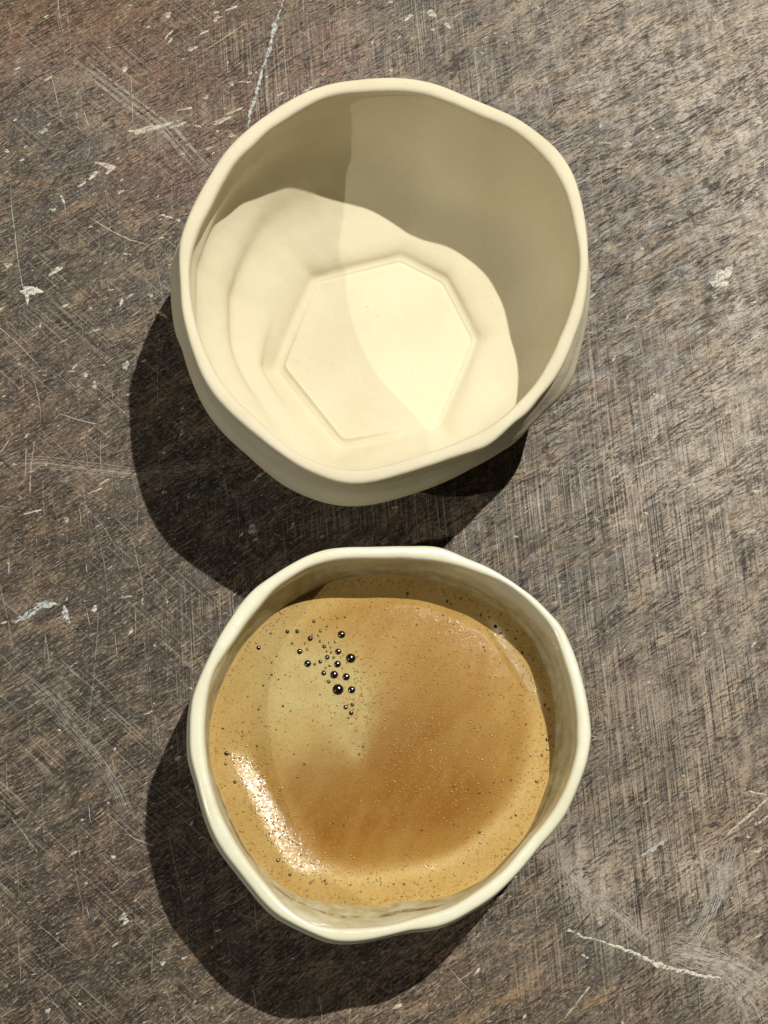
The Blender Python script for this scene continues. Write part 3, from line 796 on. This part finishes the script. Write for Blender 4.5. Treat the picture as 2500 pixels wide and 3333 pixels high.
spots += [(1600 + x / 1.659, 2000 + y / 1.659, a / 1.659, b / 1.659, r, m) for x, y, a, b, r, m in [
    (1440,1275,22,12,20,W),(1425,1535,10,9,0,Cr),(835,1010,24,8,30,Cr),(1090,1508,18,8,40,Cr),(585,1655,16,26,20,G),(600,270,10,9,0,Cr),(1035,870,8,8,0,W),(1310,410,22,6,35,Cr),(1385,1200,12,9,0,W),(1210,1360,30,7,-35,G),(515,1515,22,9,-40,G),(420,1705,12,10,-40,W),(500,1745,22,7,-20,W),(1435,965,44,7,-12,W)]]
spots += [(545 * 1.507, 1143 * 1.507, 17, 16, 0, G), (72 * 1.507, 1320 * 1.507, 46, 14, 35, B), (100 * 1.507, 1306 * 1.507, 42, 9, 0, B), (142 * 1.507, 1328 * 1.507, 12, 28, 25, B), (40 * 1.507, 1338 * 1.507, 20, 9, 20, B), (272 * 1.507, 1990 * 1.507, 14, 7, 40, W), (530, 3135, 10, 6, 20, W), (690, 3280, 5, 5, 0, W), (400, 2985, 18, 8, 30, G)]
for px, py, rx, ry, rot, m in spots:
    paint_spot(px, py, rx * .92, ry * .92, rot, m)

# long lines of dried paint and the longest scratches
def ribbon(pts, widths, z, V, F, C, col):
    """a flat-topped low strip along pts (table cm)"""
    n0 = len(V)
    P = np.array(pts, float)
    T = np.gradient(P, axis=0); T /= np.linalg.norm(T, axis=1)[:, None] + 1e-9
    N = np.stack([-T[:, 1], T[:, 0]], 1)
    for i in range(len(P)):
        w = widths[i] / 2
        a, b = P[i] + N[i] * w, P[i] - N[i] * w
        V += [(a[0] * CM, a[1] * CM, .001 * CM), (P[i][0] * CM, P[i][1] * CM, z * CM), (b[0] * CM, b[1] * CM, .001 * CM)]
        C += [col] * 3
    for i in range(len(P) - 1):
        k = n0 + i * 3
        F += [(k + 1, k, k + 3, k + 4), (k + 2, k + 1, k + 4, k + 5)]
def densify(pts, step, jit):
    out = []
    for (x0, y0), (x1, y1) in zip(pts[:-1], pts[1:]):
        n = max(2, int(math.hypot(x1 - x0, y1 - y0) / step))
        for i in range(n):
            t = i / n
            out.append((x0 + (x1 - x0) * t + rng.normal() * jit, y0 + (y1 - y0) * t + rng.normal() * jit))
    out.append(pts[-1])
    return out
def paint_line(pxs, w, mat, name='paint_streak', jit=.012):
    pts = densify([tp(*p) for p in pxs], .06, jit)
    V, F, C = [], [], []
    n = len(pts)
    wid = [w * (.45 + .8 * abs(rng.normal(.5, .35))) * min(1, .3 + 4 * i / n, .3 + 4 * (n - i) / n) for i in range(n)]
    ribbon(pts, wid, .010, V, F, C, (1, 1, 1))
    return mesh_obj(name, V, F, mat, table)
paint_line([(x / s3, y / s3) for x, y in [(1225,5),(1185,110),(1165,215),(1135,290),(1112,380),(1092,450),(1076,500),(1073,550)]], .075, B)
paint_line([(1600 + x / 1.659, 2000 + y / 1.659) for x, y in [(410,1700),(480,1735),(580,1760)]], .04, B)
paint_line([(1600 + x / 1.659, 2000 + y / 1.659) for x, y in [(580,1760),(680,1795),(780,1830),(880,1885),(960,1910),(1050,1925),(1130,1950),(1240,1965)]], .085, W)
paint_line([(1700 + x / 2.074, 1000 + y / 2.074) for x, y in [(580,1180),(660,1120),(770,1080),(860,1040),(945,1000)]], .07, G)
paint_line([(1700 + x / 2.074, 1000 + y / 2.074) for x, y in [(1430,850),(1500,880),(1555,950)]], .05, G)
paint_line([(1600 + x / 1.659, 2000 + y / 1.659) for x, y in [(1265,1195),(1340,1130),(1420,1060),(1495,990)]], .06, Cr, jit=.004)
paint_line([(1600 + x / 1.659, 2000 + y / 1.659) for x, y in [(810,1305),(870,1265),(930,1222)]], .08, G, jit=.02)
paint_line([(1600 + x / 1.659, 2000 + y / 1.659) for x, y in [(1420,1140),(1490,1090)]], .06, Cr, jit=.01)
paint_line([(550 + x / 2.37, 930 + y / 2.37) for x, y in [(640,1510),(700,1465),(740,1430)]], .06, G, jit=.01)

# hair-fine scratches all over the board, past counting
V2, F2, C2 = [], [], []
x_lo, y_lo = in1659(-250, 2450); x_hi, y_hi = in1659(1900, -250)
def scratch(x, y, ang, ln, w, col, bend=0.0):
    n = max(3, int(ln / .25))
    pts = []
    a = math.radians(ang)
    for i in range(n + 1):
        t = (i / n - .5) * ln
        off = bend * (t * t) / max(ln, .1) + rng.normal() * .006
        pts.append((x + t * math.cos(a) - off * math.sin(a), y + t * math.sin(a) + off * math.cos(a)))
    wid = [w * (1 - abs(2 * i / n - 1) ** 3) * (.6 + .5 * rng.uniform()) + .001 for i in range(n + 1)]
    ribbon(pts, wid, .002, V2, F2, C2, col)
def tint(lo=.18, hi=.5):
    b = lo + (hi - lo) * rng.uniform() ** 2.2
    return (b, b * (.86 + .06 * rng.uniform()), b * (.70 + .12 * rng.uniform()))
for _ in range(1500):
    x, y = rng.uniform(x_lo, x_hi), rng.uniform(y_lo, y_hi)
    u = rng.uniform()
    lf = x < rng.normal(-3.0, 2.0)
    if u < .42:
        ang = rng.normal(-86 if not lf else -80, 3.5); ln = rng.gamma(2, .45)
    elif u < .78:
        ang = rng.normal(33, 6); ln = rng.gamma(2, .16)
    elif lf:
        ang = rng.normal(-42, 5); ln = rng.gamma(2, .4)
    else:
        ang = rng.uniform(0, 180); ln = rng.gamma(2, .22)
    scratch(x, y, ang, min(ln, 3.2) + .05, rng.uniform(.006, .017), tint(), rng.normal() * .08)
def px_scratch(s, off, pts, w, col, k=1, spread=0):
    for _ in range(k):
        d = rng.normal(size=2) * spread
        pp = densify([(p[0] + d[0], p[1] + d[1]) for p in [tp(off[0] + x / s, off[1] + y / s) for x, y in pts]], .1, .005)
        n = len(pp)
        ribbon(pp, [w * (.5 + .6 * rng.uniform()) * min(1, .2 + 6 * i / n, .2 + 6 * (n - i) / n) for i in range(n)], .002, V2, F2, C2, col)
c_l, c_m = (.42, .36, .27), (.28, .25, .21)
o8, o6, o5, o7, o3, o4 = (1600, 2000), (0, 2000), (0, 1000), (1700, 1000), (0, 0), (1250, 0)
px_scratch(1.659, o8, [(340,1235),(380,1330),(400,1420),(470,1480),(560,1560),(700,1660),(850,1790)], .012, (.34,.31,.265), 18, .13)
px_scratch(1.659, o8, [(360,1230),(430,1340),(500,1480),(620,1600)], .03, c_m, 3, .06)
px_scratch(1.659, o8, [(380,1300),(420,1480),(480,1650)], .03, c_m, 3, .07)
px_scratch(1.659, o8, [(1000,1820),(1120,1830),(1260,1860),(1380,1920),(1490,2000)], .012, (.40,.375,.33), 26, .14)
px_scratch(1.659, o8, [(1000,1830),(1180,1900),(1300,1990),(1400,2120),(1430,2212)], .011, (.38,.355,.31), 22, .17)
px_scratch(1.659, o8, [(1300,1240),(1260,1400),(1180,1600),(1080,1800)], .012, (.33,.325,.30), 24, .14)
px_scratch(1.659, o8, [(965,695),(1045,625)], .02, c_l)
px_scratch(1.659, o8, [(525,475),(580,520),(632,590)], .02, c_m)
px_scratch(1.659, o8, [(635,300),(632,590),(630,800),(640,960)], .025, c_m)
px_scratch(1.659, o8, [(380,2200),(450,2110),(530,2010)], .04, c_l)
px_scratch(1.659, o6, [(100,320),(280,480),(430,670),(540,810),(640,960),(700,1110)], .011, (.27,.25,.22), 9, .06)
px_scratch(1.659, o6, [(40,1060),(110,1160),(200,1280)], .03, c_m)
px_scratch(1.659, o6, [(660,1180),(740,1215),(830,1250)], .02, c_l)
px_scratch(1.659, o6, [(910,1190),(940,1340),(990,1550)], .02, c_m)
px_scratch(2.212, o5, [(60,1140),(320,1130),(620,1170),(800,1190),(990,1215),(1280,1180),(1548,1140)], .012, (.31,.26,.20), 8, .07)
px_scratch(2.212, o5, [(250,960),(225,1130),(215,1340)], .025, (.36,.30,.22))
px_scratch(2.212, o5, [(190,1000),(180,1220)], .025, (.36,.30,.22))
px_scratch(2.212, o5, [(0,1060),(50,980),(90,900)], .03, (.36,.30,.22))
px_scratch(2.212, o5, [(410,760),(560,810),(690,840)], .025, c_l)
px_scratch(2.074, o7, [(440,270),(500,600),(540,900),(565,1190)], .03, c_m)
px_scratch(2.074, o7, [(760,90),(810,300),(830,560)], .02, c_m)
px_scratch(2.074, o7, [(1440,340),(1480,560),(1500,640)], .03, c_m)
px_scratch(2.074, o7, [(1140,870),(1280,780),(1440,690),(1640,570)], .02, c_l)
px_scratch(1.327, o3, [(390,940),(470,990),(560,1035),(630,1055)], .03, c_l)
px_scratch(1.327, o3, [(770,960),(690,1030),(590,1090)], .02, c_m)
px_scratch(1.327, o3, [(330,270),(450,360),(580,460),(700,550),(830,700)], .03, c_m, 7, .16)
px_scratch(1.327, o3, [(880,220),(960,170),(1060,100)], .03, c_l)
px_scratch(1.327, o4, [(690,225),(790,150),(960,25)], .025, c_l)
px_scratch(1.327, o4, [(1065,135),(1165,70)], .03, c_l)
px_scratch(1.327, o4, [(290,80),(350,45)], .03, c_l)
px_scratch(1.327, o4, [(800,560),(890,490)], .02, c_l)
px_scratch(1.327, o4, [(905,1080),(960,1090),(1000,1110)], .02, (.03, .025, .02))
px_scratch(1.507, (0, 0), [(385, 985)], .02, c_l) if False else None
sc = mesh_obj('scratches', V2, F2, SCRATCH, table)
color_attr(sc.data, 'tint', np.array(C2, dtype=np.float32))
sc['kind'] = 'stuff'
# grains of paint too small to pick out
V3, F3 = [], []
for _ in range(3600):
    x, y = rng.uniform(x_lo, x_hi), rng.uniform(y_lo, y_hi)
    if rng.uniform() > .35 + .65 * math.exp(-((x + 1.5) / 6) ** 2 - ((y - 15) / 5.5) ** 2): continue
    r = .009 + .026 * rng.uniform() ** 4
    a = math.radians(rng.normal(32, 18)); el = 1 + 3.2 * rng.uniform() ** 1.6
    k = len(V3)
    n = 7
    ph = rng.uniform(0, 6)
    for i in range(n):
        t = 2 * PI * i / n
        rr = r * (1 + .35 * math.sin(2 * t + ph) + .2 * math.sin(3 * t + 2 * ph))
        u, v = rr * el * math.cos(t), rr * math.sin(t)
        V3.append(((x + u * math.cos(a) - v * math.sin(a)) * CM, (y + u * math.sin(a) + v * math.cos(a)) * CM, .0012 * CM))
    V3.append((x * CM, y * CM, .006 * CM))
    F3 += [(k + i, k + (i + 1) % n, k + n) for i in range(n)]
sp = mesh_obj('paint_specks', V3, F3, CREAM_PAINT, table)
sp['kind'] = 'stuff'
